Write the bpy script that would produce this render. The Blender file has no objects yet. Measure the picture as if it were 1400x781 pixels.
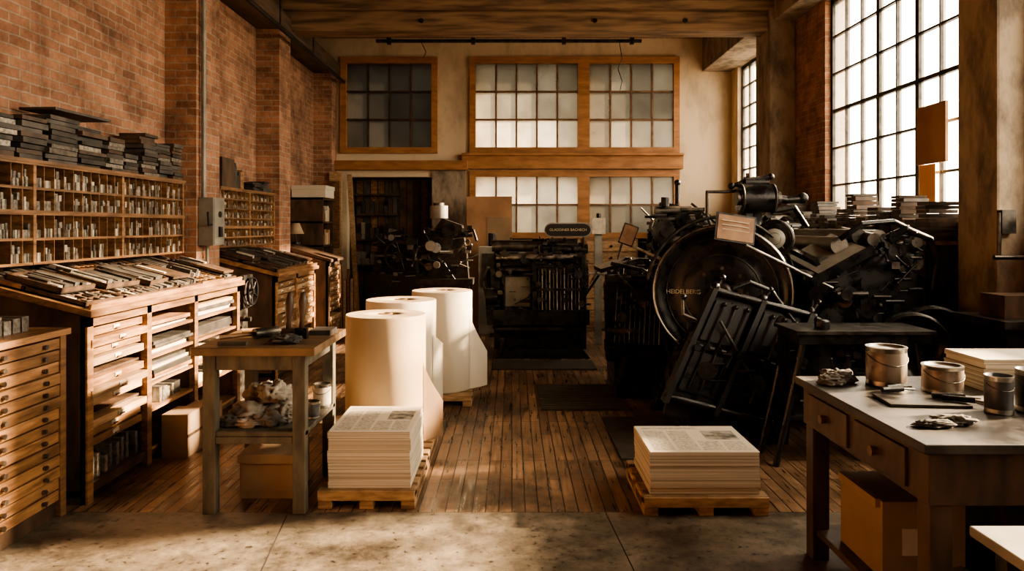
import bpy, math, random, bmesh
from mathutils import Vector, Matrix, noise
R = random.Random(11)
U = R.uniform
# ------------------------------------------------------------------ materials
def base(name):
    m = bpy.data.materials.new(name); m.use_nodes = True
    nt = m.node_tree
    return m, nt, nt.nodes['Principled BSDF'], nt.nodes, nt.links
def c4(c): return (c[0], c[1], c[2], 1)
def mk(name, c1, c2=None, rough=.6, metal=0.0, scale=6, stretch=(1,1,1), island=0.0, bump=0.0, lo=.35, hi=.65, detail=6, r2=None, emit=None):
    m, nt, p, N, L = base(name)
    geo = N.new('ShaderNodeNewGeometry')
    mp = N.new('ShaderNodeMapping'); mp.inputs['Scale'].default_value = stretch
    L.new(geo.outputs['Position'], mp.inputs['Vector'])
    nz = N.new('ShaderNodeTexNoise'); nz.inputs['Scale'].default_value = scale; nz.inputs['Detail'].default_value = detail
    if detail>8: nz.inputs['Roughness'].default_value=.65
    L.new(mp.outputs[0], nz.inputs['Vector'])
    rp = N.new('ShaderNodeValToRGB')
    rp.color_ramp.elements[0].position = lo; rp.color_ramp.elements[1].position = hi
    rp.color_ramp.elements[0].color = c4(c1); rp.color_ramp.elements[1].color = c4(c2 or c1)
    L.new(nz.outputs['Fac'], rp.inputs['Fac'])
    col = rp.outputs['Color']
    if island:
        hs = N.new('ShaderNodeHueSaturation')
        mr = N.new('ShaderNodeMapRange'); mr.inputs['To Min'].default_value = 1-island; mr.inputs['To Max'].default_value = 1+island
        L.new(geo.outputs['Random Per Island'], mr.inputs['Value'])
        L.new(mr.outputs[0], hs.inputs['Value']); L.new(col, hs.inputs['Color']); col = hs.outputs['Color']
    L.new(col, p.inputs['Base Color'])
    p.inputs['Metallic'].default_value = metal
    if r2 is None: p.inputs['Roughness'].default_value = rough
    else:
        mr = N.new('ShaderNodeMapRange'); mr.inputs['From Min'].default_value=lo; mr.inputs['From Max'].default_value=hi
        mr.inputs['To Min'].default_value = rough; mr.inputs['To Max'].default_value = r2
        L.new(nz.outputs['Fac'], mr.inputs['Value']); L.new(mr.outputs[0], p.inputs['Roughness'])
    if bump:
        bp = N.new('ShaderNodeBump'); bp.inputs['Strength'].default_value = bump; bp.inputs['Distance'].default_value = .01
        L.new(nz.outputs['Fac'], bp.inputs['Height']); L.new(bp.outputs[0], p.inputs['Normal'])
    return m
def brick_mat(name, c1, c2, mortar):
    m, nt, p, N, L = base(name)
    geo = N.new('ShaderNodeNewGeometry'); sx = N.new('ShaderNodeSeparateXYZ'); L.new(geo.outputs['Position'], sx.inputs[0])
    ad = N.new('ShaderNodeMath'); ad.operation='ADD'; L.new(sx.outputs[0], ad.inputs[0]); L.new(sx.outputs[1], ad.inputs[1])
    cb = N.new('ShaderNodeCombineXYZ'); L.new(ad.outputs[0], cb.inputs[0]); L.new(sx.outputs[2], cb.inputs[1])
    nz0 = N.new('ShaderNodeTexNoise'); nz0.inputs['Scale'].default_value=9; L.new(geo.outputs['Position'], nz0.inputs['Vector'])
    vs = N.new('ShaderNodeVectorMath'); vs.operation='SCALE'; vs.inputs['Scale'].default_value=.018; L.new(nz0.outputs['Color'], vs.inputs[0])
    va = N.new('ShaderNodeVectorMath'); va.operation='ADD'; L.new(cb.outputs[0], va.inputs[0]); L.new(vs.outputs[0], va.inputs[1])
    br = N.new('ShaderNodeTexBrick'); L.new(va.outputs[0], br.inputs['Vector'])
    for k,v in (('Scale',1),('Mortar Size',.008),('Mortar Smooth',.3),('Bias',-.1),('Brick Width',.215),('Row Height',.072)): br.inputs[k].default_value=v
    br.inputs['Color1'].default_value=c4(c1); br.inputs['Color2'].default_value=c4(c2); br.inputs['Mortar'].default_value=c4(mortar)
    nz = N.new('ShaderNodeTexNoise'); nz.inputs['Scale'].default_value=2.6; nz.inputs['Detail'].default_value=10; nz.inputs['Roughness'].default_value=.75; L.new(geo.outputs['Position'], nz.inputs['Vector'])
    rp = N.new('ShaderNodeValToRGB'); rp.color_ramp.elements[0].position=.36; rp.color_ramp.elements[1].position=.62
    rp.color_ramp.elements[0].color=(.42,.39,.38,1); rp.color_ramp.elements[1].color=(1.2,1.17,1.12,1); L.new(nz.outputs['Fac'], rp.inputs['Fac'])
    mx = N.new('ShaderNodeMixRGB'); mx.blend_type='MULTIPLY'; mx.inputs['Fac'].default_value=1
    L.new(br.outputs['Color'], mx.inputs['Color1']); L.new(rp.outputs['Color'], mx.inputs['Color2']); L.new(mx.outputs[0], p.inputs['Base Color'])
    p.inputs['Roughness'].default_value=.85
    iv = N.new('ShaderNodeMath'); iv.operation='SUBTRACT'; iv.inputs[0].default_value=1; L.new(br.outputs['Fac'], iv.inputs[1])
    n3 = N.new('ShaderNodeTexNoise'); n3.inputs['Scale'].default_value=45; L.new(geo.outputs['Position'], n3.inputs['Vector'])
    m3 = N.new('ShaderNodeMath'); m3.operation='MULTIPLY_ADD'; m3.inputs[1].default_value=.5; L.new(n3.outputs['Fac'], m3.inputs[0]); L.new(iv.outputs[0], m3.inputs[2])
    bp = N.new('ShaderNodeBump'); bp.inputs['Strength'].default_value=.9; bp.inputs['Distance'].default_value=.015
    L.new(m3.outputs[0], bp.inputs['Height']); L.new(bp.outputs[0], p.inputs['Normal'])
    return m
def plank_mat(name, c1, c2, gap, width, length, swap=True, stain=.3, r0=.32, r1=.6, gapsize=.004):
    m, nt, p, N, L = base(name)
    geo = N.new('ShaderNodeNewGeometry'); sx = N.new('ShaderNodeSeparateXYZ'); L.new(geo.outputs['Position'], sx.inputs[0])
    cb = N.new('ShaderNodeCombineXYZ')
    L.new(sx.outputs[1 if swap else 0], cb.inputs[0]); L.new(sx.outputs[0 if swap else 1], cb.inputs[1])
    br = N.new('ShaderNodeTexBrick'); L.new(cb.outputs[0], br.inputs['Vector']); br.offset=.37; br.offset_frequency=3
    for k,v in (('Scale',1),('Mortar Size',gapsize),('Mortar Smooth',.2),('Bias',0),('Brick Width',length),('Row Height',width)): br.inputs[k].default_value=v
    br.inputs['Color1'].default_value=c4(c1); br.inputs['Color2'].default_value=c4(c2); br.inputs['Mortar'].default_value=c4(gap)
    mp = N.new('ShaderNodeMapping'); mp.inputs['Scale'].default_value=(30,2,1) if swap else (2,30,1); L.new(geo.outputs['Position'], mp.inputs['Vector'])
    gn = N.new('ShaderNodeTexNoise'); gn.inputs['Scale'].default_value=1.5; gn.inputs['Detail'].default_value=6; L.new(mp.outputs[0], gn.inputs['Vector'])
    gr = N.new('ShaderNodeMapRange'); gr.inputs['From Min'].default_value=.3; gr.inputs['From Max'].default_value=.7; gr.inputs['To Min'].default_value=.45; gr.inputs['To Max'].default_value=1.4; L.new(gn.outputs['Fac'], gr.inputs['Value'])
    nz = N.new('ShaderNodeTexNoise'); nz.inputs['Scale'].default_value=1.3; nz.inputs['Detail'].default_value=10; nz.inputs['Roughness'].default_value=.72; L.new(geo.outputs['Position'], nz.inputs['Vector'])
    rp = N.new('ShaderNodeValToRGB'); rp.color_ramp.elements[0].position=.4; rp.color_ramp.elements[1].position=.58
    rp.color_ramp.elements[0].color=(stain,stain*.95,stain*.9,1); rp.color_ramp.elements[1].color=(1,1,1,1); L.new(nz.outputs['Fac'], rp.inputs['Fac'])
    mx = N.new('ShaderNodeMixRGB'); mx.blend_type='MULTIPLY'; mx.inputs['Fac'].default_value=1
    L.new(br.outputs['Color'], mx.inputs['Color1']); L.new(rp.outputs['Color'], mx.inputs['Color2'])
    m2 = N.new('ShaderNodeVectorMath'); m2.operation='SCALE'; L.new(mx.outputs[0], m2.inputs[0]); L.new(gr.outputs[0], m2.inputs['Scale'])
    L.new(m2.outputs[0], p.inputs['Base Color'])
    rr = N.new('ShaderNodeMapRange'); rr.inputs['From Min'].default_value=.35; rr.inputs['From Max'].default_value=.65; rr.inputs['To Min'].default_value=r0; rr.inputs['To Max'].default_value=r1
    L.new(gn.outputs['Fac'], rr.inputs['Value']); L.new(rr.outputs[0], p.inputs['Roughness'])
    iv = N.new('ShaderNodeMath'); iv.operation='SUBTRACT'; iv.inputs[0].default_value=1; L.new(br.outputs['Fac'], iv.inputs[1])
    bp = N.new('ShaderNodeBump'); bp.inputs['Strength'].default_value=.6; bp.inputs['Distance'].default_value=.006
    L.new(iv.outputs[0], bp.inputs['Height']); L.new(bp.outputs[0], p.inputs['Normal'])
    return m
def concrete_floor():
    m, nt, p, N, L = base('floor_concrete_mat')
    geo = N.new('ShaderNodeNewGeometry')
    def nz(sc,de,ro=.6):
        n=N.new('ShaderNodeTexNoise'); n.inputs['Scale'].default_value=sc; n.inputs['Detail'].default_value=de; n.inputs['Roughness'].default_value=ro; L.new(geo.outputs['Position'],n.inputs['Vector']); return n
    def ramp(src,a,ca,b_,cb):
        r=N.new('ShaderNodeValToRGB'); e=r.color_ramp.elements; e[0].position=a; e[0].color=ca; e[1].position=b_; e[1].color=cb; L.new(src,r.inputs['Fac']); return r
    n1=nz(2.0,12,.78); n2=nz(24,3); n3=nz(6,8,.75)
    r1=ramp(n1.outputs['Fac'],.38,(.055,.045,.035,1),.64,(.21,.175,.13,1)); r2=ramp(n2.outputs['Fac'],.31,(.22,.2,.18,1),.38,(1,1,1,1)); r3=ramp(n3.outputs['Fac'],.38,(.5,.48,.46,1),.58,(1.15,1.12,1.08,1))
    a=N.new('ShaderNodeMixRGB'); a.blend_type='MULTIPLY'; a.inputs[0].default_value=1; L.new(r1.outputs[0],a.inputs[1]); L.new(r2.outputs[0],a.inputs[2])
    b2=N.new('ShaderNodeMixRGB'); b2.blend_type='MULTIPLY'; b2.inputs[0].default_value=1; L.new(a.outputs[0],b2.inputs[1]); L.new(r3.outputs[0],b2.inputs[2])
    L.new(b2.outputs[0],p.inputs['Base Color'])
    mr=N.new('ShaderNodeMapRange'); mr.inputs['From Min'].default_value=.35; mr.inputs['From Max'].default_value=.65; mr.inputs['To Min'].default_value=.3; mr.inputs['To Max'].default_value=.65; L.new(n1.outputs['Fac'],mr.inputs['Value']); L.new(mr.outputs[0],p.inputs['Roughness'])
    bp=N.new('ShaderNodeBump'); bp.inputs['Strength'].default_value=.3; bp.inputs['Distance'].default_value=.01; L.new(n3.outputs['Fac'],bp.inputs['Height']); L.new(bp.outputs[0],p.inputs['Normal'])
    return m
def glass_mat(name, tint, transp, gloss=.08):
    m, nt, p, N, L = base(name); N.remove(p); out = N['Material Output']
    geo = N.new('ShaderNodeNewGeometry')
    nz = N.new('ShaderNodeTexNoise'); nz.inputs['Scale'].default_value=3; nz.inputs['Detail'].default_value=5; L.new(geo.outputs['Position'], nz.inputs['Vector'])
    mr = N.new('ShaderNodeMapRange'); mr.inputs['To Min'].default_value=.55; mr.inputs['To Max'].default_value=1.3; L.new(geo.outputs['Random Per Island'], mr.inputs['Value'])
    m0 = N.new('ShaderNodeMath'); m0.operation='MULTIPLY'; L.new(mr.outputs[0], m0.inputs[0])
    m1 = N.new('ShaderNodeMapRange'); m1.inputs['From Min'].default_value=.3; m1.inputs['From Max'].default_value=.7; m1.inputs['To Min'].default_value=.7; m1.inputs['To Max'].default_value=1.1
    L.new(nz.outputs['Fac'], m1.inputs['Value']); L.new(m1.outputs[0], m0.inputs[1])
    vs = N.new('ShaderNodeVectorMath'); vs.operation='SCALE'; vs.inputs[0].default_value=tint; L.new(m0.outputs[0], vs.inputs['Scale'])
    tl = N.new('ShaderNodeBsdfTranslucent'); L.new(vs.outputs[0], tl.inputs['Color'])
    tr = N.new('ShaderNodeBsdfTransparent'); gl = N.new('ShaderNodeBsdfGlossy'); gl.inputs['Roughness'].default_value=.15
    a = N.new('ShaderNodeMixShader'); a.inputs[0].default_value=transp; L.new(tl.outputs[0], a.inputs[1]); L.new(tr.outputs[0], a.inputs[2])
    b = N.new('ShaderNodeMixShader'); b.inputs[0].default_value=gloss; L.new(a.outputs[0], b.inputs[1]); L.new(gl.outputs[0], b.inputs[2])
    L.new(b.outputs[0], out.inputs['Surface']); return m

BRICK = brick_mat('brick', (.44,.225,.135), (.27,.13,.075), (.40,.31,.23))
BRICKD = brick_mat('brick_dark', (.18,.09,.055), (.11,.06,.04), (.16,.12,.08))
PLASTER = mk('plaster', (.42,.33,.22), (.68,.55,.38), .9, scale=2.2, stretch=(1,1,.5), bump=.15, detail=12, lo=.32, hi=.55)
CONC = mk('column_concrete', (.13,.10,.075), (.34,.27,.195), .85, scale=4.5, stretch=(1,1,.45), bump=.7, detail=12, lo=.38, hi=.58)
CFLOOR = concrete_floor()
FLOORW = plank_mat('floor_boards', (.33,.20,.115), (.155,.088,.048), (.010,.007,.005), .075, 1.0, stain=.25, r0=.26, r1=.55)
CEILW = plank_mat('ceiling_boards', (.30,.19,.11), (.2,.12,.075), (.02,.012,.008), .11, 3.0, stain=.6, r0=.7, r1=.8)
BEAM = mk('beam_timber', (.10,.062,.035), (.30,.19,.105), .75, scale=3, stretch=(.6,3,6), bump=.4)
BEAML = mk('beam_timber_long', (.05,.033,.02), (.14,.09,.055), .75, scale=3, stretch=(3,.6,6), bump=.4)
TRIM = mk('orange_trim', (.27,.12,.045), (.42,.20,.08), .5, scale=4, stretch=(1,1,4), island=.12)
WOOD = mk('cabinet_wood', (.10,.048,.022), (.33,.175,.08), .42, scale=4, stretch=(3,.8,8), island=.35, bump=.1, detail=9)
WOODD = mk('dark_wood', (.030,.018,.011), (.095,.053,.030), .5, scale=4, stretch=(3,3,1), island=.2, bump=.1)
WOODL = mk('light_wood', (.24,.14,.07), (.42,.27,.145), .6, scale=5, stretch=(3,.8,8), island=.3)
WOODP = mk('pallet_wood', (.18,.105,.05), (.35,.22,.115), .7, scale=5, stretch=(2,2,8), island=.3, bump=.2)
BENCH = mk('bench_green_wood', (.040,.035,.026), (.11,.095,.065), .55, scale=5, stretch=(3,3,1), bump=.2)
BTOP = mk('bench_top', (.06,.036,.02), (.19,.115,.06), .4, scale=5, stretch=(1,4,1), bump=.15)
TTOP = mk('worn_table_top', (.014,.012,.011), (.062,.053,.044), .33, scale=5, bump=.1, r2=.55, detail=12, lo=.38, hi=.62)
IRON = mk('black_iron', (.006,.006,.007), (.020,.018,.017), .17, .2, scale=9, r2=.42, detail=8)
IRONM = mk('matt_black_iron', (.005,.005,.005), (.016,.014,.013), .4, .2, scale=9, r2=.6, detail=8)
IRON2 = mk('worn_iron', (.018,.016,.014), (.075,.066,.056), .3, .7, scale=12, r2=.5, detail=8)
STEEL = mk('steel', (.28,.26,.24), (.5,.47,.43), .25, 1.0, scale=14, r2=.45)
STEELD = mk('dark_steel', (.08,.07,.06), (.17,.15,.13), .3, .9, scale=14, r2=.5)
GREYM = mk('grey_paint', (.17,.155,.13), (.30,.28,.235), .5, .2, scale=5)
BRASS = mk('brass_plate', (.15,.08,.045), (.26,.15,.085), .4, .4, scale=10)
PAPERE = mk('paper_edges', (.29,.245,.18), (.56,.49,.38), .8, scale=1, stretch=(.4,.4,160), lo=.35, hi=.6)
PAPER = mk('paper', (.52,.46,.36), (.60,.53,.43), .75, scale=2)
PAPERI = mk('loose_paper', (.38,.32,.24), (.58,.50,.39), .75, scale=2, island=.3)
ROLLK = mk('kraft_roll', (.38,.27,.165), (.44,.33,.21), .6, scale=1.5)
ROLLW = mk('white_roll', (.50,.43,.33), (.57,.50,.395), .6, scale=1.5)
ROLLE = mk('roll_end', (.30,.22,.135), (.45,.34,.22), .8, scale=3)
KRAFT = mk('kraft_wrap_shaded', (.17,.095,.045), (.27,.16,.08), .6, scale=4, bump=.3)  # kraft brown, darkened to carry the shadow on the loose roll flap
CARD = mk('cardboard', (.20,.13,.075), (.30,.20,.12), .8, scale=3, island=.15)
TYPE = mk('type_metal', (.12,.105,.09), (.32,.285,.24), .45, .5, scale=40, island=.5)
TYPEL = mk('type_labels', (.40,.34,.26), (.56,.49,.39), .7, scale=20, island=.3)
CASE = mk('type_case_dark', (.02,.018,.016), (.08,.068,.056), .5, .1, scale=8, island=.5)
RAG = mk('rag_cloth', (.14,.115,.09), (.36,.31,.25), .95, scale=9, bump=.3, island=.3)
RAGD = mk('rag_dark', (.03,.027,.025), (.17,.15,.125), .95, scale=7, bump=.3)
INKC = mk('ink_can_label', (.075,.05,.035), (.24,.20,.16), .4, .2, scale=7, lo=.4, hi=.5)
INKD = mk('ink_can_dark', (.02,.025,.03), (.10,.10,.10), .35, .2, scale=14)
TIN = mk('tin', (.3,.28,.25), (.5,.47,.42), .3, 1.0, scale=10)
PRINT = mk('news_text', (.18,.155,.125), (.50,.44,.35), .8, scale=1, stretch=(60,260,1), lo=.36, hi=.5, detail=1)
PHOTO = mk('news_photo', (.03,.03,.03), (.36,.32,.26), .8, scale=16, detail=4)
BLACK = mk('void_black', (.012,.009,.007), (.03,.022,.016), .9, scale=3)
ORANGE = mk('orange_sheet', (.75,.36,.08), (.85,.45,.12), .7, scale=2)
RUST = mk('brown_board', (.28,.15,.075), (.40,.23,.12), .8, scale=3)
MAT = mk('rubber_mat', (.02,.016,.012), (.045,.036,.027), .8, scale=8, bump=.2)
GLASS = glass_mat('dirty_window_glass', (.75,.71,.62), .84, .03)
GLASSU = glass_mat('frosted_glass_backlight_dim', (.034,.031,.025), .0, .10)  # backlight strength is put into the pane tint of these frosted glasses
GLASSM = glass_mat('frosted_glass_backlight_mid', (.072,.064,.051), .0, .10)
GLASSB = glass_mat('frosted_glass_backlight_bright', (.22,.195,.155), .0, .08)
GLASSD = glass_mat('frosted_glass_unlit', (.006,.0055,.0048), .0, .05)
LETTER = mk('lettering', (.45,.38,.26), None, .5)

# ------------------------------------------------------------------ builder
class B:
    def __init__(s): s.v=[]; s.f=[]; s.mi=[]; s.sm=[]; s.mats=[]; s.M=Matrix.Identity(4)
    def m(s,mat):
        if mat not in s.mats: s.mats.append(mat)
        return s.mats.index(mat)
    def add(s,vs,fs,mat,smooth=False):
        o=len(s.v); s.v += [tuple(s.M@Vector(v)) for v in vs]; k=s.m(mat)
        for f in fs: s.f.append(tuple(i+o for i in f)); s.mi.append(k); s.sm.append(smooth)
    def box(s,x0,x1,y0,y1,z0,z1,mat,rz=0,T=None):
        vs=[(x,y,z) for x in (x0,x1) for y in (y0,y1) for z in (z0,z1)]
        if rz or T is not None:
            c=Vector(((x0+x1)/2,(y0+y1)/2,(z0+z1)/2)); Q=(T if T is not None else Matrix.Rotation(rz,3,'Z'))
            vs=[tuple(c+Q@(Vector(v)-c)) for v in vs]
        s.add(vs,[(0,1,3,2),(4,6,7,5),(0,4,5,1),(2,3,7,6),(0,2,6,4),(1,5,7,3)],mat)
    def cyl(s,p0,p1,r,mat,r1=None,n=16,smooth=True):
        p0=Vector(p0);p1=Vector(p1); r1=r if r1 is None else r1
        d=(p1-p0).normalized(); a=d.orthogonal().normalized(); b=d.cross(a)
        vs=[];
        for p,q in ((p0,r),(p1,r1)):
            for i in range(n):
                t=2*math.pi*i/n; vs.append(p+(a*math.cos(t)+b*math.sin(t))*q)
        s.add(vs,[(i,(i+1)%n,n+(i+1)%n,n+i) for i in range(n)],mat,smooth)
        s.add(vs[:n],[tuple(range(n))],mat); s.add(vs[n:],[tuple(range(n))],mat)
    def lathe(s,c,axis,prof,mat,n=32,smooth=True,close=False):
        c=Vector(c); d=Vector(axis).normalized(); a=d.orthogonal().normalized(); b=d.cross(a); vs=[];fs=[]
        for r,h in prof:
            for i in range(n):
                t=2*math.pi*i/n; vs.append(c+d*h+(a*math.cos(t)+b*math.sin(t))*r)
        k=len(prof)
        for j in range(k if close else k-1):
            j2=(j+1)%k
            for i in range(n): fs.append((j*n+i,j*n+(i+1)%n,j2*n+(i+1)%n,j2*n+i))
        s.add(vs,fs,mat,smooth)
    def ring(s,c,axis,R0,R1,h,mat,n=40):
        s.lathe(c,axis,[(R0,-h/2),(R1,-h/2),(R1,h/2),(R0,h/2)],mat,n,False,True)
    def torus(s,c,axis,R0,r,mat,n=36,k=8):
        s.lathe(c,axis,[(R0+r*math.cos(2*math.pi*i/k),r*math.sin(2*math.pi*i/k)) for i in range(k)],mat,n,True,True)
    def sph(s,c,r,mat,n=14,sq=(1,1,1)):
        vs=[];fs=[];k=n//2
        for j in range(k+1):
            p=math.pi*j/k
            for i in range(n):
                t=2*math.pi*i/n; vs.append((c[0]+r*sq[0]*math.sin(p)*math.cos(t),c[1]+r*sq[1]*math.sin(p)*math.sin(t),c[2]+r*sq[2]*math.cos(p)))
        for j in range(k):
            for i in range(n): fs.append((j*n+i,j*n+(i+1)%n,(j+1)*n+(i+1)%n,(j+1)*n+i))
        s.add(vs,fs,mat,True)
    def rag(s,cx,cy,z,sx,sy,h,mat,seed=0,n=56):
        # wadded cloth: folded lump with rounded creases, flattened where it rests
        vs=[];fs=[];k=n//2
        for j in range(k+1):
            p=math.pi*j/k
            for i in range(n):
                t=2*math.pi*i/n; d=Vector((math.sin(p)*math.cos(t),math.sin(p)*math.sin(t),math.cos(p)))
                w=noise.noise_vector(d*1.1+Vector((seed,seed*.7,0)))
                q=d*1.7+w*1.4+Vector((seed*2.1,0,seed))
                rr=.78+.34*noise.noise(d*1.5+Vector((seed,3,1)))+.24*(1-abs(noise.noise(q))*3)+.07*(1-abs(noise.noise(q*2.4))*3)
                vs.append((cx+d.x*rr*sx/2,cy+d.y*rr*sy/2,max(z+.001,z+h*.42+d.z*rr*h*.6)))
        for j in range(k):
            for i in range(n): fs.append((j*n+i,j*n+(i+1)%n,(j+1)*n+(i+1)%n,(j+1)*n+i))
        s.add(vs,fs,mat,True)
    def prism(s,pts,ax,a0,a1,mat):
        n=len(pts); vs=[]
        for a in (a0,a1):
            for (p,q) in pts: vs.append({'y':(p,a,q),'x':(a,p,q),'z':(p,q,a)}[ax])
        s.add(vs,[tuple(range(n)),tuple(range(2*n-1,n-1,-1))]+[(i,(i+1)%n,n+(i+1)%n,n+i) for i in range(n)],mat)
    def tube(s,pts,r,mat,n=10):
        for a,b in zip(pts[:-1],pts[1:]): s.cyl(a,b,r,mat,n=n)
        for p in pts[1:-1]: s.sph(p,r*1.02,mat,n=10)
    def wheel(s,c,axis,Ro,w,mat,spokes=6,hub=.2,rim=.1,rimmat=None):
        c=Vector(c); d=Vector(axis).normalized(); a=d.orthogonal().normalized(); b=d.cross(a)
        s.ring(c,axis,Ro*(1-rim),Ro,w,rimmat or mat); s.cyl(c-d*w*.7,c+d*w*.7,Ro*hub,mat)
        for i in range(spokes):
            t=2*math.pi*i/spokes; e=(a*math.cos(t)+b*math.sin(t)); s.cyl(c,c+e*Ro*(1-rim*.5),Ro*.06,mat,n=8)
    def gear(s,c,axis,Ro,w,mat,teeth=24):
        c=Vector(c); d=Vector(axis).normalized(); a=d.orthogonal().normalized(); b=d.cross(a); n=teeth*4; vs=[]
        for h in (-w/2,w/2):
            for i in range(n):
                t=2*math.pi*i/n; r=Ro if (i%4)<2 else Ro*.9; vs.append(c+d*h+(a*math.cos(t)+b*math.sin(t))*r)
        s.add(vs,[tuple(range(n)),tuple(range(2*n-1,n-1,-1))]+[(i,(i+1)%n,n+(i+1)%n,n+i) for i in range(n)],mat)
        s.cyl(c-d*w*.9,c+d*w*.9,Ro*.3,mat,n=12)
    def bits(s,x0,x1,y0,y1,z0,z1,n,mats,sz=.06,seed=1):
        r=random.Random(seed)
        for _ in range(n):
            c=Vector((r.uniform(x0,x1),r.uniform(y0,y1),r.uniform(z0,z1))); k=r.random(); m=r.choice(mats); a=sz*r.uniform(.5,1.4)
            if k<.3: s.cyl(c-Vector((a*1.6,0,0)),c+Vector((a*1.6,0,0)),a*.35,m,n=10)
            elif k<.45: s.cyl(c-Vector((0,a*.4,0)),c+Vector((0,a*.4,0)),a*.8,m,n=16)
            elif k<.6: s.gear(c,(r.uniform(-.3,.3),-1,0),a*1.1,a*.4,m,16)
            elif k<.8: s.box(c.x-a*.6,c.x+a*.6,c.y-a*.4,c.y+a*.4,c.z-a*.5,c.z+a*.5,m)
            else:
                e=Vector((r.uniform(-1,1),r.uniform(-.5,.5),r.uniform(-1,1))).normalized()*a*2.2; s.cyl(c-e,c+e,a*.16,m,n=8); s.sph(c+e,a*.3,m,n=8)
    def build(s,name,bevel=0,org=None):
        me=bpy.data.meshes.new(name)
        xs=[v[0] for v in s.v];ys=[v[1] for v in s.v];zs=[v[2] for v in s.v]
        o=Vector(((min(xs)+max(xs))/2,(min(ys)+max(ys))/2,min(zs)))
        me.from_pydata([(v[0]-o.x,v[1]-o.y,v[2]-o.z) for v in s.v],[],s.f)
        for m in s.mats: me.materials.append(m)
        me.polygons.foreach_set('material_index',s.mi); me.polygons.foreach_set('use_smooth',s.sm)
        bm=bmesh.new(); bm.from_mesh(me); bmesh.ops.recalc_face_normals(bm,faces=bm.faces); bm.to_mesh(me); bm.free()
        ob=bpy.data.objects.new(name,me); ob.location=o; bpy.context.scene.collection.objects.link(ob)
        if bevel:
            md=ob.modifiers.new('bevel','BEVEL'); md.width=bevel; md.segments=2; md.limit_method='ANGLE'; md.angle_limit=math.radians(50)
        return ob
def lettering(text,parent,loc,size,direction,mat=LETTER,tilt=0):
    cu=bpy.data.curves.new('lettering','FONT'); cu.body=text; cu.size=size; cu.extrude=.001; cu.align_x='CENTER'; cu.align_y='CENTER'; cu.materials.append(mat)
    o=bpy.data.objects.new('lettering',cu); bpy.context.scene.collection.objects.link(o)
    n=Vector(direction).normalized(); x=Vector((0,0,1)).cross(n).normalized(); y=n.cross(x)
    Mx=Matrix((x,y,n)).transposed().to_4x4(); Mx.translation=Vector(loc); Mx=Mx@Matrix.Rotation(tilt,4,'Z')
    o.parent=parent
    o.matrix_basis=Matrix.Translation(-parent.location)@Mx
    return o

# ------------------------------------------------------------------ room shell
XL,XR,YB,YN,ZC=-3.3,3.75,12.5,-3.5,4.82
b=B(); b.box(XL-.3,XR+.3,4.1,15.0,-.12,0,FLOORW); b.build('floor')
b=B(); b.box(XL-.3,XR+.3,YN-.2,4.097,-.12,0,CFLOOR)
b.add([(-1.25,4.05,.0008),(-1.243,4.05,.0008),(-.985,2.0,.0008),(-.992,2.0,.0008)],[(0,1,2,3)],BLACK)
b.add([(.52,4.09,.0008),(.526,4.09,.0008),(.66,2.0,.0008),(.652,2.0,.0008)],[(0,1,2,3)],BLACK); b.build('floor_concrete')
b=B(); b.box(XL-.3,XR+.3,YN-.2,YB+.2,ZC,ZC+.15,CEILW); b.build('ceiling')
b=B(); b.box(XL-.3,XL,YN-.2,YB+.2,0,ZC,BRICK); b.build('wall_left')
for i,(y0,y1) in enumerate(((1.8,2.3),(6.95,7.5),(9.43,9.9),(12.15,12.49))):
    b=B(); b.box(XL+.001,-3.0,y0,y1,0,4.149,BRICK); b.build('trim_%d'%(i+1))
b=B(); b.box(XL,XR,YN-.2,YN,0,ZC,BRICKD); b.build('wall_behind')
WIN=[(-1.6,-.2,1.65,4.3),(1.25,5.15,1.65,4.3),(5.8,8.76,1.65,4.3),(10.45,12.15,2.2,4.25)]
b=B()
x0,x1=XR,XR+.28
prev=YN
for (a,c,z0,z1) in WIN:
    b.box(x0,x1,prev,a,0,ZC,BRICK); b.box(x0,x1,a,c,0,z0,BRICK); b.box(x0,x1,a,c,z1,ZC,CONC); prev=c
b.box(x0,x1,prev,YB+.2,0,ZC,PLASTER)
b.build('wall_right')
b=B(); b.box(XR-.06,XR+.1,5.8,8.76,1.6,1.66,CONC); b.build('trim_sill')
def steel_window(name,a,c,z0,z1,nc,nr,thick):
    b=B(); X=XR+.1
    f=.05
    b.box(X-.03,X+.03,a,c,z0,z0+f,IRON2); b.box(X-.03,X+.03,a,c,z1-f,z1,IRON2); b.box(X-.03,X+.03,a,a+f,z0,z1,IRON2); b.box(X-.03,X+.03,c-f,c,z0,z1,IRON2)
    for i in range(1,nc):
        y=a+(c-a)*i/nc; w=.032 if i in thick else .011; b.box(X-.025,X+.025,y-w,y+w,z0,z1,IRON2)
    for j in range(1,nr):
        z=z0+(z1-z0)*j/nr; w=.02 if j==3 else .011; b.box(X-.02,X+.02,a,c,z-w,z+w,IRON2)
    for i in range(nc):
        for j in range(nr):
            y=a+(c-a)*i/nc; z=z0+(z1-z0)*j/nr; y2=a+(c-a)*(i+1)/nc; z2=z0+(z1-z0)*(j+1)/nr
            b.add([(X,y,z),(X,y2,z),(X,y2,z2),(X,y,z2)],[(0,1,2,3)],GLASS)
    b.build(name)
steel_window('window_unseen_fill',*WIN[0],4,6,(2,)); steel_window('window_2',*WIN[1],10,6,(4,7))  # first window is unseen, added behind the camera for ambient light
steel_window('window_3',*WIN[2],8,6,(3,5)); steel_window('window_4',*WIN[3],5,6,())
b=B(); b.box(3.5,XR,5.28,5.75,0,ZC,CONC); b.box(XR,XR+.3,5.28,5.75,0,ZC,CONC)
b.build('concrete_column',.02)
b=B(); b.box(3.4,XR,9.65,10.2,0,ZC,CONC); b.build('concrete_column',.02)
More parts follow.
